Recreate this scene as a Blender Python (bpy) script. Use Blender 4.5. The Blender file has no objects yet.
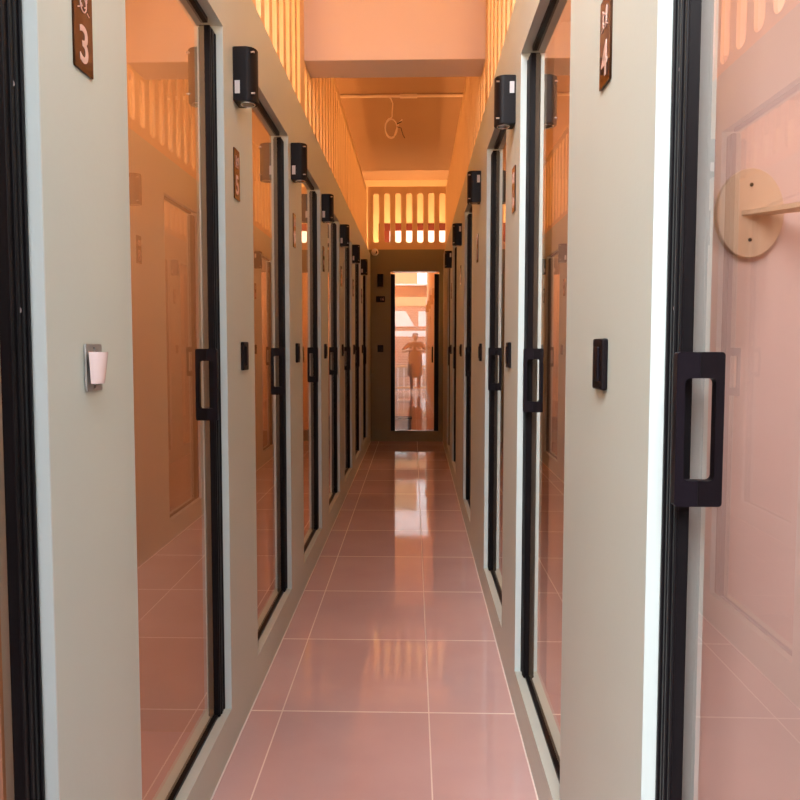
import bpy, bmesh, math, random
from mathutils import Vector, Matrix
random.seed(7)
C = bpy.context.scene.collection
PI = math.pi

# ------------------------------------------------------------------ dimensions (metres)
CAM_H = 1.113
XL = -0.495                      # face of left wall
def XR(y): return 0.300 + 0.0052*y   # face of right wall (opens very slightly)
AR = math.atan(0.0052)
Y0, YE = -0.25, 9.40             # entrance, end wall
ZW = 2.17                        # top of booth walls
ZB, ZT = 0.120, 1.963            # door openings (right)
ZTL = 1.942                      # lintel of the left openings
TH = 0.075                       # wall thickness
ZC = 3.12                        # ceiling
YC = 9.95                        # back of the upper level

# ------------------------------------------------------------------ materials
def nt(name):
    m = bpy.data.materials.new(name); m.use_nodes = True
    t = m.node_tree
    for n in list(t.nodes): t.nodes.remove(n)
    o = t.nodes.new('ShaderNodeOutputMaterial')
    return m, t, o
def pbr(name, col, rough=0.5, metal=0.0, noise=0.0, nscale=8.0, bump=0.0, bscale=60.0, spec=0.5, emit=None, es=0.0):
    m, t, o = nt(name)
    b = t.nodes.new('ShaderNodeBsdfPrincipled')
    b.inputs['Roughness'].default_value = rough
    b.inputs['Metallic'].default_value = metal
    b.inputs['Specular IOR Level'].default_value = spec
    tc = t.nodes.new('ShaderNodeTexCoord')
    if noise > 0:
        n = t.nodes.new('ShaderNodeTexNoise'); n.inputs['Scale'].default_value = nscale; n.inputs['Detail'].default_value = 4
        t.links.new(tc.outputs['Object'], n.inputs['Vector'])
        r = t.nodes.new('ShaderNodeMapRange')
        r.inputs['To Min'].default_value = 1-noise; r.inputs['To Max'].default_value = 1+noise
        t.links.new(n.outputs['Fac'], r.inputs['Value'])
        v = t.nodes.new('ShaderNodeVectorMath'); v.operation = 'SCALE'
        v.inputs[0].default_value = col[:3]
        t.links.new(r.outputs[0], v.inputs['Scale'])
        t.links.new(v.outputs[0], b.inputs['Base Color'])
    else:
        b.inputs['Base Color'].default_value = (*col[:3], 1)
    if bump > 0:
        n2 = t.nodes.new('ShaderNodeTexNoise'); n2.inputs['Scale'].default_value = bscale
        t.links.new(tc.outputs['Object'], n2.inputs['Vector'])
        bp = t.nodes.new('ShaderNodeBump'); bp.inputs['Strength'].default_value = bump; bp.inputs['Distance'].default_value = 0.002
        t.links.new(n2.outputs['Fac'], bp.inputs['Height']); t.links.new(bp.outputs[0], b.inputs['Normal'])
    if emit:
        b.inputs['Emission Color'].default_value = (*emit, 1); b.inputs['Emission Strength'].default_value = es
    t.links.new(b.outputs[0], o.inputs['Surface'])
    return m

def glass_mat(name, tint, f0=0.05):
    m, t, o = nt(name)
    g = t.nodes.new('ShaderNodeNewGeometry')
    d = t.nodes.new('ShaderNodeVectorMath'); d.operation = 'DOT_PRODUCT'
    t.links.new(g.outputs['Normal'], d.inputs[0]); t.links.new(g.outputs['Incoming'], d.inputs[1])
    def M(op, a, b=None):
        n = t.nodes.new('ShaderNodeMath'); n.operation = op
        for i, v in enumerate((a, b)):
            if v is None: continue
            if isinstance(v, (int, float)): n.inputs[i].default_value = v
            else: t.links.new(v, n.inputs[i])
        return n.outputs[0]
    c = M('ABSOLUTE', d.outputs['Value'])
    f = M('ADD', M('MULTIPLY', M('POWER', M('SUBTRACT', 1.0, c), 5.0), 1-f0), f0)
    r = M('DIVIDE', M('MULTIPLY', f, 2.0), M('ADD', f, 1.0))
    tr = t.nodes.new('ShaderNodeBsdfTransparent'); tr.inputs[0].default_value = (*tint, 1)
    gl = t.nodes.new('ShaderNodeBsdfGlossy'); gl.inputs['Roughness'].default_value = 0.0
    gl.inputs['Color'].default_value = (1, 0.97, 0.93, 1)
    mx = t.nodes.new('ShaderNodeMixShader')
    t.links.new(r, mx.inputs[0]); t.links.new(tr.outputs[0], mx.inputs[1]); t.links.new(gl.outputs[0], mx.inputs[2])
    t.links.new(mx.outputs[0], o.inputs['Surface'])
    return m

def tile_mat():
    m, t, o = nt('glazed_pink_tiles')
    tc = t.nodes.new('ShaderNodeTexCoord'); sp = t.nodes.new('ShaderNodeSeparateXYZ')
    t.links.new(tc.outputs['Object'], sp.inputs[0])
    def M(op, a, b=None, c=None):
        n = t.nodes.new('ShaderNodeMath'); n.operation = op
        for i, v in enumerate((a, b, c)):
            if v is None: continue
            if isinstance(v, (int, float)): n.inputs[i].default_value = v
            else: t.links.new(v, n.inputs[i])
        return n.outputs[0]
    TX, TY = 0.447, 0.607
    def line(coord, off, T, w):
        u = M('DIVIDE', M('SUBTRACT', coord, off), T)
        fr = M('SUBTRACT', u, M('FLOOR', M('ADD', u, 0.5)))
        return M('LESS_THAN', M('MULTIPLY', M('ABSOLUTE', fr), T), w), M('FLOOR', u)
    lx, ix = line(sp.outputs[0], 0.050, TX, 0.0019)
    ly, iy = line(sp.outputs[1], 2.392, TY, 0.0036)
    g = M('MAXIMUM', lx, ly)
    nz = t.nodes.new('ShaderNodeTexNoise'); nz.inputs['Scale'].default_value = 3.0; nz.inputs['Detail'].default_value = 6
    t.links.new(tc.outputs['Object'], nz.inputs['Vector'])
    cb = t.nodes.new('ShaderNodeCombineXYZ'); t.links.new(ix, cb.inputs[0]); t.links.new(iy, cb.inputs[1])
    wn = t.nodes.new('ShaderNodeTexWhiteNoise'); t.links.new(cb.outputs[0], wn.inputs['Vector'])
    cr = t.nodes.new('ShaderNodeValToRGB')
    cr.color_ramp.elements[0].position = 0.3; cr.color_ramp.elements[0].color = (0.62, 0.41, 0.385, 1)
    cr.color_ramp.elements[1].position = 0.75; cr.color_ramp.elements[1].color = (0.73, 0.50, 0.475, 1)
    t.links.new(M('ADD', M('MULTIPLY', nz.outputs['Fac'], 0.8), M('MULTIPLY', wn.outputs['Value'], 0.2)), cr.inputs[0])
    mx = t.nodes.new('ShaderNodeMix'); mx.data_type = 'RGBA'
    t.links.new(g, mx.inputs[0]); t.links.new(cr.outputs[0], mx.inputs[6]); mx.inputs[7].default_value = (0.85, 0.72, 0.64, 1)
    b = t.nodes.new('ShaderNodeBsdfPrincipled')
    t.links.new(mx.outputs[2], b.inputs['Base Color'])
    t.links.new(M('ADD', M('MULTIPLY', g, 0.5), 0.045), b.inputs['Roughness'])
    b.inputs['Specular IOR Level'].default_value = 0.55
    n3 = t.nodes.new('ShaderNodeTexNoise'); n3.inputs['Scale'].default_value = 2.2
    t.links.new(tc.outputs['Object'], n3.inputs['Vector'])
    bp = t.nodes.new('ShaderNodeBump'); bp.inputs['Strength'].default_value = 0.08; bp.inputs['Distance'].default_value = 0.004
    t.links.new(M('SUBTRACT', n3.outputs['Fac'], M('MULTIPLY', g, 0.4)), bp.inputs['Height']); t.links.new(bp.outputs[0], b.inputs['Normal'])
    t.links.new(b.outputs[0], o.inputs['Surface'])
    return m

def brick_mat():
    m, t, o = nt('street_brick')
    tc = t.nodes.new('ShaderNodeTexCoord'); mp = t.nodes.new('ShaderNodeMapping'); mp.inputs['Rotation'].default_value = (PI/2, 0, 0)
    br = t.nodes.new('ShaderNodeTexBrick'); br.inputs['Scale'].default_value = 5
    br.inputs['Color1'].default_value = (0.28, 0.12, 0.08, 1); br.inputs['Color2'].default_value = (0.42, 0.22, 0.15, 1); br.inputs['Mortar'].default_value = (0.7, 0.6, 0.5, 1)
    b = t.nodes.new('ShaderNodeBsdfPrincipled'); b.inputs['Roughness'].default_value = 0.9
    t.links.new(tc.outputs['Object'], mp.inputs[0]); t.links.new(mp.outputs[0], br.inputs['Vector']); t.links.new(br.outputs[0], b.inputs['Base Color'])
    t.links.new(b.outputs[0], o.inputs['Surface'])
    return m

M_ = dict(
    sage=pbr('sage_painted_plaster', (0.55, 0.60, 0.54), 0.5, noise=0.05, nscale=2.5, bump=0.12, bscale=90),
    dim_sage=pbr('sage_plaster_dimmed', (0.27, 0.235, 0.13), 0.55, noise=0.05, nscale=2.5),  # sage paint darkened and yellowed: dim light of the far end put into colour
    jamb=pbr('sage_painted_edge', (0.60, 0.66, 0.635), 0.45),
    plate=pbr('bronze_mirror_acrylic', (0.055, 0.02, 0.009), 0.06, metal=0.85),
    ink=pbr('engraved_pale_pink', (0.70, 0.45, 0.37), 0.5),
    black=pbr('black_anodised_metal', (0.007, 0.006, 0.007), 0.35, noise=0.1, nscale=40, spec=0.10),
    blackp=pbr('black_painted_lamp_metal', (0.007, 0.004, 0.005), 0.42, spec=0.14),
    handle=pbr('black_handle_plastic', (0.006, 0.004, 0.007), 0.4, spec=0.15),
    grip=pbr('worn_grey_film', (0.32, 0.26, 0.27), 0.35),
    chrome=pbr('chrome', (0.8, 0.8, 0.8), 0.2, metal=1),
    steel=pbr('dull_zinc_steel', (0.42, 0.40, 0.38), 0.45, metal=0.6, noise=0.2, nscale=60),
    white=pbr('white_paper', (0.6, 0.57, 0.58), 0.6),
    pinkp=pbr('pale_pink_plastic', (0.82, 0.66, 0.64), 0.15),
    glassl=pbr('lamp_lens', (0.12, 0.10, 0.09), 0.1),
    ply=pbr('birch_plywood', (0.60, 0.42, 0.29), 0.5, noise=0.06, nscale=14),
    slat=pbr('warm_plywood_slats', (0.82, 0.58, 0.34), 0.6, noise=0.06, nscale=5),
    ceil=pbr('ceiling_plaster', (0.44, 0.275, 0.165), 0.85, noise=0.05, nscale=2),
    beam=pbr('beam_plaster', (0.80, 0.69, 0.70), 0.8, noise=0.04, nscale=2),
    loftw=pbr('cream_loft_plaster', (0.88, 0.74, 0.50), 0.8),
    booth=pbr('peach_booth_wall', (0.66, 0.44, 0.28), 0.7, noise=0.04, nscale=2),
    boothR=pbr('pink_booth_wall', (0.62, 0.455, 0.41), 0.7, noise=0.05, nscale=1.5),
    caulk=pbr('white_caulk', (0.85, 0.78, 0.72), 0.5),
    cable=pbr('white_cable', (0.85, 0.68, 0.55), 0.4),
    red=pbr('dark_red_wood', (0.16, 0.03, 0.02), 0.4),
    day=pbr('bright_daylit_pane', (0.8, 0.8, 0.85), 0.3, emit=(1.0, 0.84, 0.78), es=1.0),
    led=pbr('warm_led_strip', (1, 0.8, 0.5), 0.3, emit=(1.0, 0.55, 0.2), es=6),
    fill_glow=pbr('warm_fill_diffuser', (1, 0.8, 0.5), 0.3, emit=(1.0, 0.6, 0.3), es=2.0),  # glowing face of the added booth fill lamps
    pave=pbr('street_paving', (0.22, 0.2, 0.19), 0.9, noise=0.1),
    stucco=pbr('white_street_stucco', (0.85, 0.83, 0.8), 0.8),
    ochre=pbr('ochre_street_stucco', (0.75, 0.45, 0.24), 0.8),
    dwood=pbr('dark_street_wood', (0.14, 0.07, 0.05), 0.6),
    skin=pbr('skin', (0.40, 0.23, 0.16), 0.5),
    shirt=pbr('grey_shirt', (0.05, 0.045, 0.045), 0.9),
    trousers=pbr('dark_trousers', (0.06, 0.06, 0.08), 0.9),
    hair=pbr('black_hair', (0.02, 0.015, 0.012), 0.6),
    glass=glass_mat('peach_tinted_glass', (0.93, 0.82, 0.72), 0.10),
    glassc=glass_mat('clear_door_glass', (0.95, 0.92, 0.90), 0.075),
    glassend=glass_mat('reflective_end_glass', (0.93, 0.82, 0.7), 0.14),
    tile=tile_mat(), brick=brick_mat(),
)

# ------------------------------------------------------------------ mesh helpers
def box(bm, x0, x1, y0, y1, z0, z1, bev=0.0):
    r = bmesh.ops.create_cube(bm, size=1.0)
    M = Matrix.Translation(((x0+x1)/2, (y0+y1)/2, (z0+z1)/2)) @ Matrix.Diagonal((abs(x1-x0), abs(y1-y0), abs(z1-z0), 1))
    bmesh.ops.transform(bm, matrix=M, verts=r['verts'])
    if bev > 0:
        es = list({e for v in r['verts'] for e in v.link_edges})
        bmesh.ops.bevel(bm, geom=es, offset=bev, segments=2, affect='EDGES', profile=0.5)
def cyl(bm, c, axis, r, h, n=24, r2=None):
    """centre of the base c, axis 'X','Y','Z'"""
    rr = bmesh.ops.create_cone(bm, cap_ends=True, segments=n, radius1=r, radius2=r if r2 is None else r2, depth=h)
    M = Matrix.Translation((0, 0, h/2))
    if axis == 'X': M = Matrix.Rotation(PI/2, 4, 'Y') @ M
    if axis == 'Y': M = Matrix.Rotation(-PI/2, 4, 'X') @ M
    bmesh.ops.transform(bm, matrix=Matrix.Translation(c) @ M, verts=rr['verts'])
def prism(bm, pts, z0, z1, M=None):
    a = [bm.verts.new((x, y, z0)) for x, y in pts]; b = [bm.verts.new((x, y, z1)) for x, y in pts]
    n = len(pts)
    bm.faces.new(list(reversed(a))); bm.faces.new(b)
    for i in range(n): bm.faces.new((a[i], a[(i+1) % n], b[(i+1) % n], b[i]))
    if M is not None: bmesh.ops.transform(bm, matrix=M, verts=a+b)
def tube(bm, pts, r, n=8):
    pts = [Vector(p) for p in pts]; rings = []
    for i, p in enumerate(pts):
        d = (pts[min(i+1, len(pts)-1)] - pts[max(i-1, 0)]).normalized()
        u = d.cross(Vector((0.13, 0.29, 1)));  u = u.normalized() if u.length > 1e-4 else Vector((1, 0, 0))
        v = d.cross(u).normalized()
        rings.append([bm.verts.new(p + (u*math.cos(2*PI*k/n) + v*math.sin(2*PI*k/n))*r) for k in range(n)])
    for a, b in zip(rings, rings[1:]):
        for k in range(n): bm.faces.new((a[k], a[(k+1) % n], b[(k+1) % n], b[k]))
    bm.faces.new(rings[0]); bm.faces.new(list(reversed(rings[-1])))
def obj(name, bm, mat, parent=None, smooth=False):
    bmesh.ops.recalc_face_normals(bm, faces=bm.faces)
    me = bpy.data.meshes.new(name); bm.to_mesh(me); bm.free()
    me.materials.append(mat)
    if smooth:
        for p in me.polygons: p.use_smooth = True
        try: me.set_sharp_from_angle(angle=math.radians(40))
        except Exception: pass
    o = bpy.data.objects.new(name, me); C.objects.link(o)
    if parent: o.parent = parent
    return o
def B(): return bmesh.new()
def thing(name, label, cat, loc=(0, 0, 0), rot=(0, 0, 0), group=None, kind=None):
    o = bpy.data.objects.new(name, None); C.objects.link(o)
    o.location = loc; o.rotation_euler = rot; o.empty_display_size = 0.05
    tag(o, label, cat, group, kind); return o
def tag(o, label=None, cat=None, group=None, kind=None):
    if label: o['label'] = label
    if cat: o['category'] = cat
    if group: o['group'] = group
    if kind: o['kind'] = kind
    return o
def struct(name, bm, mat, label, cat):
    return tag(obj(name, bm, mat), label, cat, kind='structure')
def dup(root, loc, rot, label):
    r = root.copy(); C.objects.link(r); r.location = loc; r.rotation_euler = rot; r['label'] = label
    for ch in list(root.children):
        c = ch.copy(); C.objects.link(c); c.parent = r
        for g in list(ch.children):
            d = g.copy(); C.objects.link(d); d.parent = c
    return r
def curve_mesh(cu):
    """evaluate a curve/text datablock into bmesh"""
    t = bpy.data.objects.new('tmp', cu); C.objects.link(t)
    dg = bpy.context.evaluated_depsgraph_get(); me = bpy.data.meshes.new_from_object(t.evaluated_get(dg))
    bm = bmesh.new(); bm.from_mesh(me)
    bpy.data.objects.remove(t); bpy.data.curves.remove(cu); bpy.data.meshes.remove(me)
    return bm
def panel(outline, holes, thick):
    """flat plate with holes in the XY plane, extruded +-thick/2 in Z"""
    cu = bpy.data.curves.new('c', 'CURVE'); cu.dimensions = '2D'; cu.fill_mode = 'BOTH'; cu.extrude = thick/2
    for pts in [outline] + holes:
        s = cu.splines.new('POLY'); s.points.add(len(pts)-1)
        for p, (x, y) in zip(s.points, pts): p.co = (x, y, 0, 1)
        s.use_cyclic_u = True
    return curve_mesh(cu)
def rrect(cx, cy, w, h, r, n=6):
    out = []
    for (sx, sy, a0) in ((1, 1, 0), (-1, 1, PI/2), (-1, -1, PI), (1, -1, 3*PI/2)):
        for k in range(n+1):
            a = a0 + PI/2*k/n
            out.append((cx + sx*(w/2-r) + r*math.cos(a), cy + sy*(h/2-r) + r*math.sin(a)))
    return out
def text_bm(s, size, ext):
    cu = bpy.data.curves.new('t', 'FONT'); cu.body = s; cu.size = size; cu.extrude = ext; cu.align_x = 'CENTER'; cu.align_y = 'CENTER'
    cu.offset = size*0.012
    return curve_mesh(cu)

# ------------------------------------------------------------------ opening layout (near edge, far edge)
LO = [(0.35, 1.083)] + [(1.413+1.1*k, 2.145+1.1*k) for k in range(7)]
LO[7] = (8.00, 8.745)
RO = [(0.30, 1.053), (1.640, 2.424), (2.80, 3.575), (4.50, 5.22), (6.25, 6.95), (7.45, 8.10)]

# ------------------------------------------------------------------ shell
bm = B(); box(bm, -2.1, 2.0, -1.2, 10.9, -0.1, 0)
struct('floor', bm, M_['tile'], 'glossy pink beige tiled floor with pale grout lines', 'floor')

def side_wall(ops, s):
    bm = B()
    ys = []; last = Y0
    def bx(y0, y1, z0, z1, lip=False):
        if s < 0: box(bm, XL-TH, XL, y0, y1, z0, z1)
        else:
            r = bmesh.ops.create_cube(bm, size=1.0)
            bmesh.ops.transform(bm, matrix=Matrix.Translation((0.5*TH, (y0+y1)/2, (z0+z1)/2)) @ Matrix.Diagonal((TH, y1-y0, z1-z0, 1)), verts=r['verts'])
            for v in r['verts']: v.co.x += XR(v.co.y)
    for a, b in ops:
        zt = ZTL if s < 0 else ZT
        bx(last, a, 0, ZW); bx(a, b, 0, ZB); bx(a, b, zt, ZW); last = b
    bx(last, YE, 0, ZW)
    bmesh.ops.remove_doubles(bm, verts=bm.verts, dist=1e-5)
    # the faces shared by two neighbouring blocks go
    seen = {}
    for f in bm.faces:
        k = tuple(round(c, 4) for c in f.calc_center_median()); seen.setdefault(k, []).append(f)
    for fs in seen.values():
        if len(fs) > 1:
            for f in fs: bm.faces.remove(f)
    return bm
struct('wall_left', side_wall(LO, -1), M_['sage'], 'sage green corridor wall on the left with eight glazed door openings', 'wall')
struct('wall_right', side_wall(RO, 1), M_['sage'], 'sage green corridor wall on the right with glazed door openings', 'wall')

# end wall with its door opening
EX0, EX1, EZ0, EZ1 = -0.262, 0.300, 0.122, 1.972
ZWE = 2.222
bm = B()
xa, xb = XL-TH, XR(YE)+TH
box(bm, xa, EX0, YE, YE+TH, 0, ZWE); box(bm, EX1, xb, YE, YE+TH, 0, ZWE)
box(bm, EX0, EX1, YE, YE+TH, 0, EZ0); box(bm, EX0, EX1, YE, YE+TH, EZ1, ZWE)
struct('wall_back', bm, M_['dim_sage'], 'sage green end wall of the corridor, coloured darker for dim light, around the last glass door', 'wall')

# pale painted linings of the openings (reveals and sills)
def lining(ops, s, name, label):
    bm = B()
    e = 0.0015
    for a, b in ops:
        def q(d0, d1, y0, y1, z0, z1):
            if s < 0: box(bm, XL-d1, XL-d0, y0, y1, z0, z1)
            else:
                X = XR((a+b)/2); 
                X = XR(b if y0 > (a+b)/2 else a) if (y1-y0) < 0.1 else X
                r = bmesh.ops.create_cube(bm, size=1.0)
                bmesh.ops.transform(bm, matrix=Matrix.Translation(((d0+d1)/2, (y0+y1)/2, (z0+z1)/2)) @ Matrix.Diagonal((d1-d0, y1-y0, z1-z0, 1)), verts=r['verts'])
                for v in r['verts']: v.co.x += XR(v.co.y)
        zt = ZTL if s < 0 else ZT
        q(0.0, TH, b-0.003, b, ZB, zt)          # far reveal
        q(0.0, TH, a, a+0.003, ZB, zt)
    return struct(name, bm, M_['jamb'], label, 'trim')
lining(LO, -1, 'trim_1', 'pale green painted door reveals along the left wall')
lining(RO, 1, 'trim_2', 'pale green painted door reveals along the right wall')

# white caulk where floor meets the walls
bm = B(); box(bm, XL-0.002, XL+0.0035, Y0, YE, 0, 0.003)
struct('baseboard_left', bm, M_['caulk'], 'thin white caulk line at the foot of the left wall', 'trim')
bm = B(); box(bm, -0.002, 0.002, Y0, YE, 0, 0.003)
for v in bm.verts: v.co.x += XR(v.co.y) - 0.0015
struct('baseboard_right', bm, M_['caulk'], 'thin white caulk line at the foot of the right wall', 'trim')

# booths behind the doors: partitions, outer walls, deck above
def booths(ops, s, mat):
    D = 1.15
    base = (lambda y: XL-TH) if s < 0 else (lambda y: XR(y)+TH)
    def slab(bm, y0, y1, d0, d1, z0, z1):
        xs = (base(0)-d1, base(0)-d0) if s < 0 else (base(5)+d0, base(5)+d1)
        box(bm, xs[0], xs[1], y0, y1, z0, z1)
    bm = B()
    edges = [(Y0, ops[0][0])] + [(ops[i][1], ops[i+1][0]) for i in range(len(ops)-1)] + [(ops[-1][1], YE)]
    for k, (a, b) in enumerate(edges):
        c0, c1 = a + 0.28*(b-a), a + 0.72*(b-a)
        if k == len(edges)-1: c0, c1 = a+0.12, b+TH
        if k == 0: c0, c1 = a, b-0.1
        if k == 1 and s > 0: c0, c1 = 1.26, 1.50
        slab(bm, c0, c1, 0.026 if s > 0 else 0.0, D, 0, 2.09)
    side = 'left' if s < 0 else 'right'
    tag(obj('partition_wall', bm, mat), 'peach partitions between the booths behind the %s doors' % side, 'wall', kind='structure')
    bm = B(); slab(bm, Y0, YC, D, D+0.08, 0, ZC)
    tag(obj('wall_outer_'+side, bm, M_['loftw']), 'cream outer wall behind the %s booths and loft' % side, 'wall', kind='structure')
    bm = B(); slab(bm, Y0, YE+TH, D-0.012, D-0.001, 0, 2.09)
    tag(obj('wall_booth_'+side, bm, mat), 'peach lining at the back of the %s booths' % side, 'wall', kind='structure')
    bm = B(); slab(bm, Y0, YE+TH, 0.026 if s > 0 else 0.0, D, 2.09, 2.15)
    tag(obj('loft_deck', bm, mat), 'deck over the %s booths' % side, 'deck', kind='structure')
booths(LO, -1, M_['booth'])
booths(RO, 1, M_['boothR'])

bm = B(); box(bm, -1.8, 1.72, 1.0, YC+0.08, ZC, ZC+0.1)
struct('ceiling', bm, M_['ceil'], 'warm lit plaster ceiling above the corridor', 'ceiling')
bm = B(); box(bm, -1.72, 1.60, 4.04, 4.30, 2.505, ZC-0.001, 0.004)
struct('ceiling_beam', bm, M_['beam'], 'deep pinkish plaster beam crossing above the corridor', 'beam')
# room behind the end door and upper level above it
bm = B()
box(bm, xa, xa+0.05, YE+TH, 10.6, 0, 2.09); box(bm, xb-0.05, xb, YE+TH, 10.6, 0, 2.09); box(bm, xa, xb, 10.6, 10.66, 0, 2.09)
tag(obj('wall_end_booth', bm, M_['booth']), 'orange lit walls of the booth behind the end door', 'wall', kind='structure')
bm = B(); box(bm, -1.72, 1.60, YE+TH, 10.66, 2.09, 2.15)
tag(obj('loft_deck', bm, M_['booth']), 'deck over the end booth', 'deck', kind='structure')
# upper back wall with a window in it
bm = B(); wx0, wx1, wz0, wz1 = -0.42, 0.52, 2.17, 2.60
box(bm, -1.8, wx0, YC, YC+0.08, 2.15, ZC); box(bm, wx1, 1.72, YC, YC+0.08, 2.15, ZC)
box(bm, wx0, wx1, YC, YC+0.08, wz1, ZC); box(bm, wx0, wx1, YC, YC+0.08, 2.15, wz0)
struct('wall_upper_back', bm, M_['loftw'], 'cream wall with a window above the end of the corridor', 'wall')
w = thing('window_1', 'bright window with dark red frame behind the far slotted balustrade', 'window', (0, YC, wz0), kind='structure')
bm = B(); box(bm, wx0, wx1, 0.03, 0.036, 0, wz1-wz0); obj('pane', bm, M_['day'], w)
bm = B()
box(bm, wx0, wx1, -0.01, 0.03, wz1-wz0-0.085, wz1-wz0, 0.004); box(bm, wx0, wx0+0.13, -0.01, 0.03, 0, wz1-wz0-0.085)
box(bm, wx0, wx1, -0.01, 0.03, 0, 0.03); box(bm, 0.00, 0.035, -0.01, 0.03, 0.03, wz1-wz0-0.085); box(bm, -0.24,-0.22,-0.01,0.03,0.03, wz1-wz0-0.085)
obj('window_frame', bm, M_['red'], w)

# ------------------------------------------------------------------ slotted balustrades
def slotted(length, h, first, pitch, sw, z0, z1, thick, skip=lambda y: False):
    holes = []; y = first
    while y + sw < length - 0.02:
        if y > 0.02 and not skip(y): holes.append(rrect(y+sw/2, (z0+z1)/2, sw, z1-z0, sw*0.42, 5))
        y += pitch
    return panel([(0, 0), (length, 0), (length, h), (0, h)], holes, thick)
PZ0, PZ1 = 2.1705, 2.925
def place_side(bm, x):
    # plate XY -> world YZ
    bmesh.ops.transform(bm, matrix=Matrix(((0, 0, 1, 0), (1, 0, 0, 0), (0, 1, 0, 0), (0, 0, 0, 1))), verts=bm.verts)
def clip(bm):  # nothing inside the beam
    pass
SK = 0.034
for (s, lab) in ((-1, 'left'), (1, 'right')):
    th = thing('slotted_balustrade', 'plywood balustrade of vertical slots standing along the top of the %s wall' % lab, 'balustrade',
               (XL-SK-0.012 if s < 0 else XR(0)+SK, 0, PZ0), (0, 0, 0 if s < 0 else -AR))
    for (a, b) in ((Y0+0.02, 4.035), (4.305, YE-0.012)):
        bm = slotted(b-a, PZ1-PZ0, 0.06, 0.165, 0.098, 0.066, 0.70, 0.014)
        place_side(bm, 0)
        bmesh.ops.translate(bm, verts=bm.verts, vec=(0, a, 0))
        obj('slotted_panel', bm, M_['slat'], th)
    hb = 2.503-PZ0
    bm = panel([(4.036, 0), (4.304, 0), (4.304, hb), (4.036, hb)], [rrect(4.090+0.155*q, hb/2+0.03, 0.085, hb-0.09, 0.03, 5) for q in range(2)], 0.014)
    place_side(bm, 0); obj('low_panel', bm, M_['slat'], th)
bm = panel([(-0.525, 0), (0.385, 0), (0.385, 0.718), (-0.525, 0.718)],
           [rrect(-0.427+0.1268*k, 0.362, 0.068, 0.555, 0.022, 6) for k in range(7)], 0.024)
bmesh.ops.transform(bm, matrix=Matrix(((1, 0, 0, 0), (0, 0, 1, 0), (0, 1, 0, 0), (0, 0, 0, 1))), verts=bm.verts)
o = obj('slotted_balustrade', bm, M_['slat']); o.location = (0, YE+0.035, ZWE)
tag(o, 'plywood balustrade with seven rounded slots above the end wall', 'balustrade')

# LED strips on the lofts (real lamps)
def led(name, label, x0, x1, y0, y1, z, power, col=(1.0, 0.68, 0.37), up=True):
    bm = B(); box(bm, x0, x1, y0, y1, 0, 0.012, 0.003)
    o = obj(name, bm, M_['led']); o.location = (0, 0, z); tag(o, label, 'light strip')
    l = bpy.data.lights.new(name+'_glow', 'AREA'); l.shape = 'RECTANGLE'; l.size = max(abs(x1-x0), min(0.5, abs(y1-y0))); l.size_y = abs(y1-y0)
    l.energy = power; l.color = col
    lo = bpy.data.objects.new('strip_glow', l); C.objects.link(lo); lo.parent = o
    cx = (x0+x1)/2
    if abs(cx) > 0.3:      # the strip lights the outer wall of the loft, which glows through the slots
        lo.location = (cx, (y0+y1)/2, 0.27); lo.rotation_euler = (0, PI/2 if cx < 0 else -PI/2, 0)
    else:
        lo.location = (cx, (y0+y1)/2, 0.02); lo.rotation_euler = (PI, 0, 0)
    return o
led('light_strip', 'warm light strip lying on the left loft deck', -1.00, -0.95, 4.5, 9.2, 2.16, 52, (1.0, 0.64, 0.30))
led('light_strip', 'warm light strip lying on the right loft deck', 0.85, 0.90, 4.5, 9.2, 2.16, 42, (1.0, 0.64, 0.30))
led('light_strip', 'warm light strip on the left loft deck before the beam', -1.0, -0.95, 0.6, 3.9, 2.16, 75)
led('light_strip', 'warm light strip on the right loft deck before the beam', 0.80, 0.85, 0.6, 3.9, 2.16, 60)
led('light_strip', 'warm light strip across the deck behind the end balustrade', -0.6, 0.5, 9.62, 9.66, 2.16, 10, (1.0, 0.60, 0.28))

# ------------------------------------------------------------------ glass doors
HZ0, HZ1 = 0.922, 1.106
def handle_into(root, mat, y, xg, n=0):
    """closed D handle, loop perpendicular to the glass, half on each side"""
    w, h = 0.056, HZ1-HZ0
    bm = panel(rrect(0, 0, w, h, 0.004, 3), [rrect(0, 0, w-0.020, h-0.062, 0.006, 4)], 0.014)
    # plate XY -> XZ
    bmesh.ops.transform(bm, matrix=Matrix(((1, 0, 0, xg), (0, 0, 1, y), (0, 1, 0, (HZ0+HZ1)/2-ZB), (0, 0, 0, 1))), verts=bm.verts)
    bmesh.ops.bevel(bm, geom=[e for e in bm.edges if len(e.link_faces) == 2 and e.calc_face_angle(0) > 0.9], offset=0.0022, segments=2, affect='EDGES')
    ho = obj('door_handle', bm, M_['handle'], root)
    bm = B()                                   # joint between the two halves of the handle
    box(bm, xg-0.0008, xg+0.0008, y-0.0078, y+0.0078, HZ1-ZB-0.031, HZ1-ZB-0.002); box(bm, xg-0.0008, xg+0.0008, y-0.0078, y+0.0078, HZ0-ZB+0.002, HZ0-ZB+0.031)
    obj('joint', bm, M_['black'], ho)
    return ho
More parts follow.
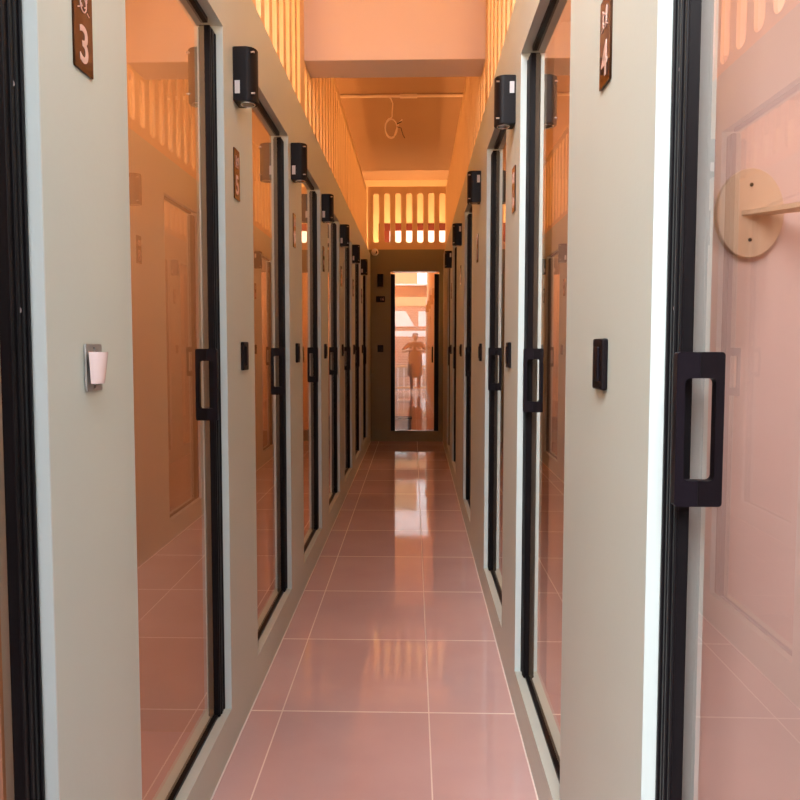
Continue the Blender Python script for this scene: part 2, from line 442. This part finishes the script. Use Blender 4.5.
def make_door(W, side, n, label, film=False, glass='glass', hinge=False):
    """local frame: x=0 at wall face (+x into the corridor), y=0 at the far edge of the opening, -y towards the entrance"""
    H = (ZTL if side < 0 else ZT)-ZB; m = 1
    root = thing('door_%d' % n, label, 'door', kind='structure')
    xg = -0.034*m
    bm = B()
    # far stile: body, ridges, cap
    box(bm, -0.036, -0.020, -0.058, -0.003, 0.002, H-0.018, 0.002)
    for k, yy in enumerate((-0.056, -0.042, -0.026, -0.012)):
        box(bm, -0.022, -0.0165 if k % 2 else -0.0180, yy-0.0035, yy+0.0035, 0.004, H-0.024, 0.0015)
    # near stile (slim)
    box(bm, -0.036, -0.022, -W+0.003, -W+0.032, 0.002, H-0.018, 0.002)
    obj('door_stile', bm, M_['black'], root)
    bm = B()
    box(bm, -0.037, -0.025, -W+0.032, -0.058, 0.0, 0.009, 0.001); box(bm, -0.037, -0.025, -W+0.032, -0.058, H-0.014, H, 0.001)
    obj('door_rail', bm, M_['black'], root)
    bm = B()
    vs = [bm.verts.new(p) for p in ((xg, -W+0.03, 0.008), (xg, -0.058, 0.008), (xg, -0.058, H-0.008), (xg, -W+0.03, H-0.008))]
    bm.faces.new(vs)
    obj('glass_pane', bm, M_[glass], root)
    hy = -W+0.06 if hinge else -0.085
    ho = handle_into(root, None, hy, xg)
    if film:
        x1 = xg+0.001 if side < 0 else xg-0.026
        bm = B(); box(bm, x1, x1+0.025, -0.0862, -0.0854, HZ0-ZB+0.004, HZ0-ZB+0.029)
        f = obj('sticker', bm, M_['grip'], ho); f['label'] = 'worn grey film patch'
    for zz in (0.3, 1.04, 1.33):
        bm = B(); cyl(bm, (-0.0205, -0.034, zz), 'X', 0.0035, 0.0015, 12)
        obj('screw', bm, M_['grip'], root)
    return root
n = 0
ordw = ['first', 'second', 'third', 'fourth', 'fifth', 'sixth', 'seventh', 'eighth']
for i, (a, b) in enumerate(LO):
    n += 1
    lab = {0: 'black framed glass door cut off at the left edge of the view',
           1: 'black framed amber glass door just past plaque 3, with grey film on its handle'}.get(i, 'black framed amber glass door, %s from the entrance on the left' % ordw[i])
    d = make_door(b-a, -1, n, lab, film=(i == 1), hinge=(i == 0))
    d.location = (XL, b, ZB)
def mirror_door(d):
    for ch in d.children:
        ms = [ch] + list(ch.children)
        for o in ms:
            for v in o.data.vertices: v.co.x = -v.co.x
            o.data.flip_normals()
for i, (a, b) in enumerate(RO):
    n += 1
    lab = {0: 'large black framed glass door at the right edge with a plywood disc behind it'}.get(i, 'black framed amber glass door, %s from the entrance on the right' % ordw[i])
    d = make_door(b-a, 1, n, lab, film=(i == 1), glass='glassc' if i == 0 else 'glass')
    mirror_door(d)
    d.location = (XR(b), b, ZB); d.rotation_euler = (0, 0, -AR)
# end door
n += 1
d = thing('door_%d' % n, 'narrow black framed glass door in the end wall mirroring the street', 'door', (0, YE, EZ0), kind='structure')
H = EZ1-EZ0
bm = B()
for x0, x1 in ((EX0+0.002, EX0+0.052), (EX1-0.054, EX1-0.002)):
    box(bm, x0, x1, 0.012, 0.05, 0.0, H-0.028, 0.003)
    for k in range(3): box(bm, x0+0.006+k*0.016, x0+0.012+k*0.016, 0.008, 0.014, 0.004, H-0.032, 0.001)
obj('door_stile', bm, M_['black'], d)
bm = B(); box(bm, EX0+0.052, EX1-0.054, 0.028, 0.042, 0, 0.010, 0.001); box(bm, EX0+0.03, EX1-0.03, 0.02, 0.05, H-0.012, H, 0.001)
obj('door_rail', bm, M_['chrome'], d)
bm = B(); bm.faces.new([bm.verts.new(p) for p in ((EX0+0.05, 0.035, 0.006), (EX1-0.05, 0.035, 0.006), (EX1-0.05, 0.035, H-0.008), (EX0+0.05, 0.035, H-0.008))])
obj('glass_pane', bm, M_['glassend'], d)
bm = panel(rrect(0, 0, 0.05, HZ1-HZ0, 0.004, 3), [rrect(0, 0, 0.024, HZ1-HZ0-0.06, 0.005, 4)], 0.016)
bmesh.ops.transform(bm, matrix=Matrix(((0, 0, 1, EX1-0.075), (1, 0, 0, 0.035), (0, 1, 0, (HZ0+HZ1)/2-EZ0), (0, 0, 0, 1))), verts=bm.verts)
obj('door_handle', bm, M_['handle'], d)

# ------------------------------------------------------------------ wall lamps
LH = 0.146
def make_lamp(label):
    r = thing('wall_lamp', label, 'wall lamp', group='black up and down wall lamps along the corridor')
    bm = B()
    pts = [(0.0, -0.035), (0.036, -0.035)] + [(0.036+0.027*math.cos(a), 0.035*math.sin(a)) for a in [(-80+20*k)*PI/180 for k in range(9)]] + [(0.036, 0.035), (0.0, 0.035)]
    prism(bm, pts, -LH/2, LH/2)
    bmesh.ops.bevel(bm, geom=[e for e in bm.edges if abs(e.verts[0].co.z-e.verts[1].co.z) < 1e-5], offset=0.002, segments=2, affect='EDGES')
    obj('lamp_body', bm, M_['blackp'], r, smooth=True)
    for z, s in ((-LH/2, -1), (LH/2, 1)):
        bm = B()
        ring = [(0.034+0.019*math.cos(2*PI*k/28), 0.024*math.sin(2*PI*k/28)) for k in range(28)]
        tube(bm, [(x, y, z+s*0.0006) for x, y in ring+ring[:1]], 0.0018, 6)
        obj('lens_ring', bm, M_['chrome'], r)
        bm = B(); prism(bm, [(0.034+(x-0.034)*0.9, y*0.9) for x, y in ring], z if s > 0 else z-0.001, z+0.001 if s > 0 else z)
        obj('lens', bm, M_['glassl'], r)
    bm = B(); box(bm, 0.005, 0.019, -0.0358, -0.0351, -LH/2+0.020, -LH/2+0.055)
    obj('sticker', bm, M_['white'], r)
    for zz in (LH/2-0.016, -LH/2+0.020):
        bm = B(); cyl(bm, (0.050, -0.034, zz), 'X', 0.0028, 0.010, 10)
        obj('screw', bm, M_['chrome'], r)
    return r
ZL = 1.858
lampL = [(1.20, 'black wall lamp above the first pier on the left wall'),
         (2.29, 'largest black wall lamp in view on the left wall, beyond the plaque 3 door'),
         (3.34, 'black wall lamp on the left wall, second from the front'),
         (4.44, 'black wall lamp on the left wall, third from the front'),
         (5.53, 'black wall lamp on the left wall, fourth from the front'),
         (6.62, 'black wall lamp on the left wall, fifth from the front'),
         (7.72, 'black wall lamp on the left wall, sixth from the front'),
         ]
lampR = [(1.20, 'black wall lamp above plaque 4 on the right wall'),
         (2.575, 'largest black wall lamp in view on the right wall, white sticker on top'),
         (3.93, 'black wall lamp on the right wall, second from the front'),
         (5.57, 'black wall lamp on the right wall, third from the front'),
         (7.15, 'farthest black wall lamp on the right wall')]
proto = make_lamp(lampL[1][1]); proto.location = (XL, lampL[1][0], ZL)
for i, (y, lab) in enumerate(lampL):
    if i != 1 and i != 0: dup(proto, (XL, y, ZL), (0, 0, 0), lab)
for i, (y, lab) in enumerate(lampR):
    if i != 0: dup(proto, (XR(y), y, ZL+0.010), (0, PI, 0), lab)
dup(proto, (-0.379, YE, 1.868), (0, 0, -PI/2), 'black wall lamp on the end wall beside the door')

# ------------------------------------------------------------------ number plaques
def make_plaque(num, label, side):
    """side -1: on the left wall, facing +x; 1: on the right wall, facing -x"""
    r = thing('number_plaque', label, 'sign', group='bronze number plaques on the piers')
    W, Hh, T = 0.068, 0.138, 0.004
    R = Matrix.Rotation(PI/2, 4, 'Z') @ Matrix.Rotation(PI/2, 4, 'X')    # text plane faces +x
    bm = panel(rrect(0, 0, W, Hh, 0.003, 3), [], T); bmesh.ops.transform(bm, matrix=Matrix.Translation((0.002, 0, 0)) @ R, verts=bm.verts)
    obj('plate', bm, M_['plate'], r)
    for q, chx in enumerate(num):
        off = 0 if len(num) == 1 else (q-0.5)*0.030
        bm = text_bm(chx, 0.076 if len(num) == 1 else 0.052, 0.0004); bmesh.ops.transform(bm, matrix=Matrix.Translation((0.0044, off, -0.032)) @ R, verts=bm.verts)
        obj('digit', bm, M_['ink'], r)
    # small line icon: a round face with two ears
    bm = B()
    c = (0.0045, 0, 0.030); rr = 0.011
    tube(bm, [(c[0], c[1]+rr*math.cos(2*PI*k/24), c[2]+rr*math.sin(2*PI*k/24)) for k in range(25)], 0.0011, 5)
    for sg in (-1, 1):
        tube(bm, [(c[0], sg*0.012, c[2]+0.006), (c[0], sg*0.014, c[2]+0.020), (c[0], sg*0.004, c[2]+0.0125)], 0.0011, 5)
        tube(bm, [(c[0], sg*0.004, c[2]-0.004), (c[0], sg*0.009, c[2]-0.001)], 0.0011, 5)
        tube(bm, [(c[0], sg*0.014, c[2]-0.008), (c[0], sg*0.021, c[2]-0.011)], 0.0009, 5)
    obj('icon', bm, M_['ink'], r)
    if side > 0: r.rotation_euler = (0, 0, PI)
    return r
ZP = 1.590
plL = [(1.225, '3', 'bronze plaque with the number 3 on the nearest left pier'), (2.28, '5', 'bronze plaque with the number 5 on the second left pier'),
       (3.38, '7', 'bronze plaque on the third left pier'), (4.48, '9', 'bronze plaque on the fourth left pier'),
       (5.58, '11', 'bronze plaque on the fifth left pier'), (6.68, '13', 'bronze plaque on the sixth left pier'), (7.78, '15', 'bronze plaque on the seventh left pier')]
for y, s, lab in plL:
    p = make_plaque(s, lab, -1); p.location = (XL-0.0008, y, ZP)
plR = [(1.325, '4', 'bronze plaque with the number 4 on the nearest right pier'), (2.55, '6', 'bronze plaque on the second right pier'),
       (4.06, '8', 'bronze plaque on the third right pier'), (5.62, '10', 'bronze plaque on the fourth right pier'), (7.15, '12', 'bronze plaque on the fifth right pier')]
for y, s, lab in plR:
    p = make_plaque(s, lab, 1); p.location = (XR(y), y, ZP+0.006)
# the end one lies wide
r = thing('number_plaque', 'dark horizontal plaque on the end wall under the lamp', 'sign', (-0.378, YE+0.0008, 1.653), group='bronze number plaques on the piers')
bm = B(); box(bm, -0.052, 0.052, -0.005, 0.0, -0.035, 0.035, 0.002); obj('plate', bm, M_['blackp'], r)
for chx, xo in (('1', 0.006), ('6', 0.030)):
    bm = text_bm(chx, 0.045, 0.0004); bmesh.ops.transform(bm, matrix=Matrix.Translation((xo, -0.0052, 0)) @ Matrix.Rotation(PI/2, 4, 'X'), verts=bm.verts)
    obj('digit', bm, M_['ink'], r)

# ------------------------------------------------------------------ black push switches
def make_switch(label):
    r = thing('push_switch', label, 'switch', group='black push switches on the piers')
    bm = B(); box(bm, 0, 0.010, -0.034, 0.034, -0.041, 0.041, 0.003); obj('plate', bm, M_['blackp'], r)
    bm = B(); box(bm, 0.009, 0.0135, -0.016, 0.016, -0.028, 0.028, 0.002); obj('button', bm, M_['handle'], r)
    return r
ZS = 1.084
swL = [(2.345, 'black push switch under plaque 5 on the second left pier'), (3.43, 'black push switch on the third left pier'), (4.53, 'black push switch on the fourth left pier'),
       (5.63, 'black push switch on the fifth left pier'), (6.73, 'black push switch on the sixth left pier'), (7.83, 'black push switch on the seventh left pier')]
swR = [(1.315, 'black push switch under plaque 4 on the nearest right pier'), (2.63, 'black push switch on the second right pier'), (3.80, 'black push switch on the third right pier'),
       (5.50, 'black push switch on the fourth right pier'), (7.12, 'black push switch on the fifth right pier')]
sp_ = make_switch(swL[0][1]); sp_.location = (XL, swL[0][0], ZS)
for y, lab in swL[1:]: dup(sp_, (XL, y, ZS), (0, 0, 0), lab)
for y, lab in swR: dup(sp_, (XR(y), y, ZS), (0, 0, PI-AR), lab)
dup(sp_, (-0.378, YE, ZS), (0, 0, -PI/2), 'black push switch on the end wall beside the door')

# broken socket with a hanging cover on the nearest left pier
r = thing('wall_socket', 'broken metal socket plate with a pale pink plastic cover on the nearest left pier', 'socket', (XL, 1.232, 1.080))
bm = panel(rrect(0, 0, 0.060, 0.072, 0.003, 3), [rrect(0.004, 0, 0.030, 0.042, 0.004, 3), rrect(0.0, 0.029, 0.008, 0.006, 0.0025, 3), rrect(0.0, -0.029, 0.008, 0.006, 0.0025, 3)], 0.003)
RX = Matrix.Rotation(PI/2, 4, 'Z') @ Matrix.Rotation(PI/2, 4, 'X')
bmesh.ops.transform(bm, matrix=Matrix.Translation((0.003, 0, 0)) @ RX, verts=bm.verts)
obj('backplate', bm, M_['steel'], r)
bm = B(); box(bm, 0.001, 0.010, -0.012, 0.018, -0.020, 0.020); obj('socket_core', bm, M_['black'], r)
bm = B()
rings = []
for z, hw, dd in ((-0.024, 0.015, 0.013), (-0.020, 0.016, 0.014), (0.020, 0.021, 0.019), (0.024, 0.021, 0.019)):
    rings.append([bm.verts.new((0.010+dd*max(0, math.sin(a))**0.7 if True else 0, -0.013-hw*math.cos(a), z)) for a in [PI*k/14 for k in range(15)]])
for A, Bq in zip(rings, rings[1:]):
    for k in range(14): bm.faces.new((A[k], A[k+1], Bq[k+1], Bq[k]))
    bm.faces.new((A[14], A[0], Bq[0], Bq[14]))
bm.faces.new(rings[0]); bm.faces.new(rings[-1])
obj('cover', bm, M_['pinkp'], r, smooth=True)

# ------------------------------------------------------------------ plywood disc with shelf fin inside the near right booth
r = thing('wall_bracket', 'round plywood disc bracket with a small shelf seen through the near right door', 'bracket', (0.508, 1.26, 1.313))
bm = B()
# true disc; long axis upright
pr = [(0.050*math.cos(2*PI*k/64), 0.0667*math.sin(2*PI*k/64)) for k in range(64)]
prism(bm, pr, 0, 0.012, Matrix.Rotation(PI/2, 4, 'X'))
bmesh.ops.bevel(bm, geom=[e for e in bm.edges if abs(e.verts[0].co.y-e.verts[1].co.y) < 1e-5 and e.verts[0].co.y < -0.011], offset=0.001, segments=1, affect='EDGES')
obj('disc', bm, M_['ply'], r)
bm = B()
prism(bm, [(-0.014, -0.0115), (0.020, -0.060), (0.070, -0.135), (0.105, -0.150), (0.120, -0.125), (0.075, -0.055), (0.026, -0.0115)], -0.0035, 0.0035)
obj('shelf', bm, M_['ply'], r)
for zz in (0.042, -0.040):
    bm = B(); cyl(bm, (0.0, -0.0130, zz), 'Y', 0.0029, 0.0012, 16); obj('screw', bm, M_['black'], r)

# ------------------------------------------------------------------ security camera at the end
r = thing('security_camera', 'small white dome camera in the far left corner above the end wall lamp', 'camera', (-0.445, YE-0.002, 2.19))
bm = B(); box(bm, -0.03, 0.03, -0.012, 0, -0.03, 0.03, 0.004); cyl(bm, (0, -0.012, 0), 'Y', 0.014, -0.03, 16); obj('mount', bm, M_['stucco'], r)
bm = B(); bmesh.ops.create_uvsphere(bm, u_segments=24, v_segments=14, radius=0.042); bmesh.ops.translate(bm, verts=bm.verts, vec=(0.006, -0.058, -0.004)); obj('camera_body', bm, M_['stucco'], r, smooth=True)
bm = B(); cyl(bm, (0.018, -0.080, -0.008), 'Y', 0.019, -0.016, 20, 0.016); obj('lens', bm, M_['blackp'], r)

# ------------------------------------------------------------------ conduit and loose cable on the ceiling
YK = 6.60
r = thing('ceiling_conduit', 'thin white cable conduit running across the ceiling', 'conduit', (0, YK, ZC))
bm = B(); tube(bm, [(-1.1, 0, -0.014), (-0.10, 0, -0.014)], 0.013, 10); obj('pipe', bm, M_['cable'], r, smooth=True)
bm = B(); tube(bm, [(0.02, 0, -0.014), (0.95, 0, -0.014)], 0.013, 10); obj('pipe', bm, M_['cable'], r, smooth=True)
bm = B(); box(bm, -0.11, 0.03, -0.014, 0.014, -0.030, 0, 0.004); obj('junction', bm, M_['cable'], r)
r = thing('loose_cable', 'coiled white cable hanging from the ceiling conduit', 'cable', (-0.19, YK-0.02, ZC-0.02))
bm = B()
pts = [(-0.02, 0, 0), (0.01, 0, -0.02), (0.025, 0, -0.06), (0.02, 0, -0.16)]
for k in range(26):
    a = PI/2 + 2*PI*k/16
    pts.append((0.012+0.048*math.cos(a), 0.002*k, -0.245+0.074*math.sin(a)))
pts += [(0.07, 0.05, -0.20), (0.10, 0.05, -0.17)]
tube(bm, pts, 0.0055, 6); obj('cable_loop', bm, M_['cable'], r, smooth=True)
bm = B(); tube(bm, [(0.058, 0, -0.24), (0.09, 0.0, -0.25), (0.105, 0, -0.30), (0.12, 0, -0.33)], 0.003, 5)
tube(bm, [(0.058, 0, -0.22), (0.095, 0, -0.20)], 0.004, 5); obj('wire_end', bm, M_['blackp'], r)

# ------------------------------------------------------------------ added fill lights glowing inside the booths, fixtures made up
def booth_fill(x, y, label, e, col=(1.0, 0.68, 0.40)):
    r = thing('booth_fill', label, 'lamp', (x, y, 2.09), group='added round booth fill lamps')
    bm = B(); cyl(bm, (0, 0, -0.02), 'Z', 0.05, 0.02, 24); obj('fill_disc', bm, M_['fill_glow'], r)
    l = bpy.data.lights.new('booth_glow', 'POINT'); l.energy = e; l.color = col; l.shadow_soft_size = 0.05
    lo = bpy.data.objects.new('booth_glow', l); C.objects.link(lo); lo.parent = r; lo.location = (0, 0, -0.10)
for i, (a, b) in enumerate(LO[:7]): booth_fill(-1.15, (a+b)/2, 'added round warm fill lamp inside the %s booth on the left' % ordw[i], 11.0 if i else 6.0)
for i, (a, b) in enumerate(RO): booth_fill(0.98, (a+b)/2, 'added round fill lamp inside the %s booth on the right' % ordw[i], 10.0 if i else 12.0, (1.0, 0.68, 0.40) if i else (1.0, 0.93, 0.92))
booth_fill(-0.45, 9.56, 'added round warm fill lamp inside the end booth', 42.0, (1.0, 0.55, 0.24))

# ------------------------------------------------------------------ street behind the camera (seen mirrored in the end door)
bm = B(); box(bm, -9, 9, -14, -1.2, -0.16, -0.06)
tag(obj('street_ground', bm, M_['pave']), 'grey street paving outside the entrance', 'ground', kind='structure')
h = thing('street_house', 'street house with brick and white storeys mirrored in the end door', 'house', (0, -5.2, -0.06))
bm = B(); box(bm, -3.5, 3.5, -1.0, 0, 0, 1.45); obj('brick_wall', bm, M_['brick'], h)
bm = B(); box(bm, -3.5, 3.5, -1.0, 0.02, 1.45, 1.62, 0.01); obj('white_band', bm, M_['stucco'], h)
bm = B(); box(bm, -3.5, 3.5, -1.0, 0.0, 1.62, 2.35); obj('upper_wall', bm, M_['brick'], h)
bm = B(); prism(bm, [(-0.75, 1.75), (0.05, 1.75), (-0.10, 2.0), (-0.22, 2.2), (-0.75, 2.22)], 0, 0.05, Matrix.Rotation(PI/2, 4, 'X') @ Matrix.Translation((0, 0, -0.05))); obj('gable', bm, M_['stucco'], h)
bm = B(); box(bm, -3.5, 3.5, -1.0, 0.04, 2.35, 2.62, 0.01); obj('ochre_band', bm, M_['ochre'], h)
bm = B(); box(bm, -3.5, 3.5, -1.0, 0.0, 2.62, 2.95); obj('dark_band', bm, M_['dwood'], h)
bm = B(); box(bm, -3.5, 0.12, -1.0, 0.0, 3.0, 3.9); obj('upper_storey', bm, M_['ochre'], h)
bm = B(); box(bm, -3.5, 3.5, -1.0, 0.15, 2.95, 3.0, 0.01); obj('gutter', bm, M_['stucco'], h)
for k, (x, z) in enumerate(((-1.6, 0.5), (0.35, 0.5), (1.5, 0.5), (0.35, 1.75), (1.5, 1.75))):
    bm = B(); box(bm, x-0.2, x+0.2, -0.02, 0.03, z, z+0.45, 0.008); wf = obj('window', bm, M_['stucco'], h)
# low rail of the entrance porch
f = thing('porch_rail', 'dark timber porch rail with pale balusters behind the entrance', 'rail', (0, -1.9, -0.06))
bm = B(); box(bm, -1.2, 1.2, -0.03, 0.03, 0.62, 0.68, 0.01); box(bm, -1.2, 1.2, -0.03, 0.03, 0.08, 0.13, 0.01); obj('rail', bm, M_['ochre'], f)
for k in range(16):
    bm = B(); x = -1.15+k*0.153; box(bm, x-0.018, x+0.018, -0.015, 0.015, 0, 0.64, 0.004); obj('baluster', bm, M_['stucco'], f)
p = thing('entrance_post', 'ochre timber entrance post behind the camera', 'post', (0.50, -1.35, -0.06))
bm = B(); box(bm, -0.06, 0.06, -0.05, 0.05, 0, 3.1, 0.006); obj('shaft', bm, M_['ochre'], p)
bm = B(); box(bm, -0.09, 0.09, -0.08, 0.08, 0, 0.12, 0.01); obj('base', bm, M_['dwood'], p)

# ------------------------------------------------------------------ photographer standing behind the camera, mirrored in the end door
def skin_chain(name, verts, edges, mat, parent, root=0, sub=2):
    me = bpy.data.meshes.new(name); me.from_pydata([v[0] for v in verts], edges, []); me.update()
    o = bpy.data.objects.new(name, me); C.objects.link(o)
    if parent: o.parent = parent
    md = o.modifiers.new('skin', 'SKIN'); md.use_smooth_shade = True
    for i, v in enumerate(verts):
        sv = me.skin_vertices[0].data[i]; r = v[1]
        sv.radius = (r, r) if not isinstance(r, tuple) else r
        sv.use_root = (i == root)
    s = o.modifiers.new('sub', 'SUBSURF'); s.levels = sub; s.render_levels = sub
    me.materials.append(mat); return o
per = thing('person', 'person in a grey shirt standing at the entrance and holding up a phone', 'person', (0.05, -0.62, 0))
k = 0.86
V = [((0, 0, 0.78), (0.11, 0.085)), ((0, 0, 0.95), (0.105, 0.075)), ((0, 0.01, 1.12), (0.125, 0.08)), ((0, 0.0, 1.20), (0.075, 0.06)), ((0, 0.01, 1.26), 0.040), ((0, 0.03, 1.32), (0.075, 0.078)), ((0, 0.035, 1.40), (0.080, 0.080)),
     ((-0.15, 0.0, 1.16), 0.046), ((-0.31, 0.04, 0.98), 0.042), ((-0.085, 0.25, 1.03), 0.025), ((-0.055, 0.285, 1.045), 0.022),
     ((0.15, 0.0, 1.16), 0.046), ((0.31, 0.04, 0.97), 0.042), ((0.06, 0.25, 1.03), 0.025), ((0.03, 0.285, 1.045), 0.022),
     ((-0.075, 0, 0.70), 0.075), ((-0.085, 0.015, 0.40), 0.050), ((-0.09, -0.02, 0.07), 0.034), ((-0.095, 0.10, 0.035), 0.028),
     ((0.075, 0, 0.70), 0.075), ((0.085, 0.015, 0.40), 0.050), ((0.09, -0.02, 0.07), 0.034), ((0.095, 0.10, 0.035), 0.028)]
E = [(0, 1), (1, 2), (2, 3), (3, 4), (4, 5), (5, 6), (2, 7), (7, 8), (8, 9), (9, 10), (2, 11), (11, 12), (12, 13), (13, 14), (0, 15), (15, 16), (16, 17), (17, 18), (0, 19), (19, 20), (20, 21), (21, 22)]
skin_chain('body', V, E, M_['skin'], per)
def up(r, f): return (r[0]*f, r[1]*f) if isinstance(r, tuple) else r*f
sh = [0, 1, 2, 3, 7, 8, 11, 12]; mp = {a: i for i, a in enumerate(sh)}
skin_chain('shirt', [(V[a][0], up(V[a][1], 1.25)) for a in sh], [(mp[a], mp[b]) for a, b in E if a in mp and b in mp], M_['shirt'], per)
sh = [0, 15, 16, 17, 19, 20, 21]; mp = {a: i for i, a in enumerate(sh)}
skin_chain('trousers', [(V[a][0], up(V[a][1], 1.15)) for a in sh], [(mp[a], mp[b]) for a, b in E if a in mp and b in mp], M_['trousers'], per)
skin_chain('coat', [((0, 0, 1.10), (0.19, 0.12)), ((0, 0, 0.80), (0.18, 0.12)), ((0, 0, 0.50), (0.20, 0.12)), ((0, 0, 0.34), (0.20, 0.12))], [(0, 1), (1, 2), (2, 3)], M_['shirt'], per)
skin_chain('hair', [((0, 0.0, 1.36), (0.090, 0.07)), ((0, 0.02, 1.425), (0.088, 0.08))], [(0, 1)], M_['hair'], per)
for s in (-1, 1):
    for q in range(4):
        z = 1.085-0.021*q; x0 = -0.055 if s < 0 else 0.03
        skin_chain('finger', [((x0+s*0.012, 0.285, 1.045+(z-1.05)*0.6), 0.009), ((x0+s*0.018, 0.325, z), 0.0085), ((x0-s*0.006, 0.35, z-0.002), 0.0075), ((x0-s*0.022, 0.345, z-0.003), 0.006)], [(0, 1), (1, 2), (2, 3)], M_['skin'], per, sub=1)
    skin_chain('thumb', [((x0, 0.275, 1.05), 0.011), ((x0-s*0.012, 0.30, 1.075), 0.009), ((x0-s*0.018, 0.318, 1.095), 0.0075)], [(0, 1), (1, 2)], M_['skin'], per, sub=1)
bm = B()
for s in (-1, 1): bmesh.ops.create_uvsphere(bm, u_segments=10, v_segments=6, radius=0.008, matrix=Matrix.Translation((s*0.023, 0.103, 1.37)))
obj('eye', bm, M_['stucco'], per)
bm = B(); prism(bm, [(-0.010, 0.09), (0.010, 0.09), (0.0, 0.122)], 1.335, 1.36); obj('nose', bm, M_['skin'], per)
bm = B(); box(bm, -0.018, 0.018, 0.09, 0.102, 1.312, 1.318, 0.002); obj('mouth', bm, M_['red'], per)
bm = B()
for s in (-1, 1): bmesh.ops.create_uvsphere(bm, u_segments=10, v_segments=6, radius=0.016, matrix=Matrix.Translation((s*0.066, 0.03, 1.355)) @ Matrix.Diagonal((0.4, 0.8, 1.3, 1)))
obj('ear', bm, M_['skin'], per)
ph = B(); box(ph, -0.032, 0.032, -0.004, 0.004, -0.07, 0.07, 0.003)
o = obj('phone', ph, M_['blackp']); o.location = (0.05, -0.285, 1.06); tag(o, 'black phone held upright in both hands of the person', 'phone')

# ------------------------------------------------------------------ inside the end booth
r = thing('chair', 'orange wooden chair standing behind the glass of the end door', 'chair', (-0.11, 10.0, 0))
bm = B(); box(bm, -0.10, 0.10, -0.17, 0.17, 0.42, 0.45, 0.006); obj('seat', bm, M_['ply'], r)
bm = B(); box(bm, -0.10, 0.10, -0.185, -0.165, 0.74, 0.90, 0.006); obj('backrest', bm, M_['ply'], r)
for sx in (-0.088, 0.088):
    for sy in (-0.155, 0.155):
        bm = B(); box(bm, sx-0.012, sx+0.012, sy-0.012, sy+0.012, 0, 0.42 if sy > 0 else 0.74, 0.003); obj('leg', bm, M_['ply'], r)
r = thing('storage_box', 'dark plastic box on the floor behind the glass of the end door', 'box', (-0.12, 9.70, 0))
bm = B(); box(bm, -0.10, 0.10, -0.10, 0.10, 0.0, 0.24, 0.01); obj('tub', bm, M_['dwood'], r)
bm = B(); box(bm, -0.108, 0.108, -0.108, 0.108, 0.24, 0.262, 0.006); obj('lid', bm, M_['blackp'], r)

# ------------------------------------------------------------------ daylight
w = bpy.data.worlds.new('sky'); bpy.context.scene.world = w; w.use_nodes = True
t = w.node_tree; bg = t.nodes['Background']
tc = t.nodes.new('ShaderNodeTexCoord'); sp = t.nodes.new('ShaderNodeSeparateXYZ'); cr = t.nodes.new('ShaderNodeValToRGB')
t.links.new(tc.outputs['Generated'], sp.inputs[0]); t.links.new(sp.outputs[2], cr.inputs[0])
cr.color_ramp.elements[0].position = 0.0; cr.color_ramp.elements[0].color = (0.90, 0.95, 1.0, 1)
cr.color_ramp.elements[1].position = 0.8; cr.color_ramp.elements[1].color = (0.72, 0.85, 1.0, 1)
t.links.new(cr.outputs[0], bg.inputs[0]); bg.inputs[1].default_value = 5.6
sn = bpy.data.lights.new('sun', 'SUN'); sn.energy = 7.8; sn.angle = math.radians(40); sn.color = (0.93, 0.97, 1.0)
so = bpy.data.objects.new('sun', sn); C.objects.link(so)
so.rotation_euler = (math.radians(56), 0, math.radians(-26))     # from behind the camera, down the corridor

# ------------------------------------------------------------------ camera
cam = bpy.data.cameras.new('camera'); co = bpy.data.objects.new('camera', cam); C.objects.link(co)
cam.sensor_width = 36; cam.lens = 808/800*36; cam.clip_start = 0.02; cam.clip_end = 100
yaw, pitch, roll = 1.63, 3.82, 0.0
cam.shift_x = 0.0125
fwd = Matrix.Rotation(math.radians(yaw), 4, 'Z') @ Matrix.Rotation(math.radians(90-pitch), 4, 'X') @ Matrix.Rotation(math.radians(roll), 4, 'Z')
co.matrix_world = Matrix.Translation((0, 0, CAM_H)) @ fwd
bpy.context.scene.camera = co
sc = bpy.context.scene
sc.view_settings.view_transform = 'Standard'; sc.view_settings.look = 'None'; sc.view_settings.exposure = 0.0
sc.cycles.max_bounces = 10; sc.cycles.glossy_bounces = 6; sc.cycles.transparent_max_bounces = 12; sc.cycles.diffuse_bounces = 5
sc.cycles.caustics_reflective = False; sc.cycles.caustics_refractive = False
sc.cycles.sample_clamp_indirect = 6
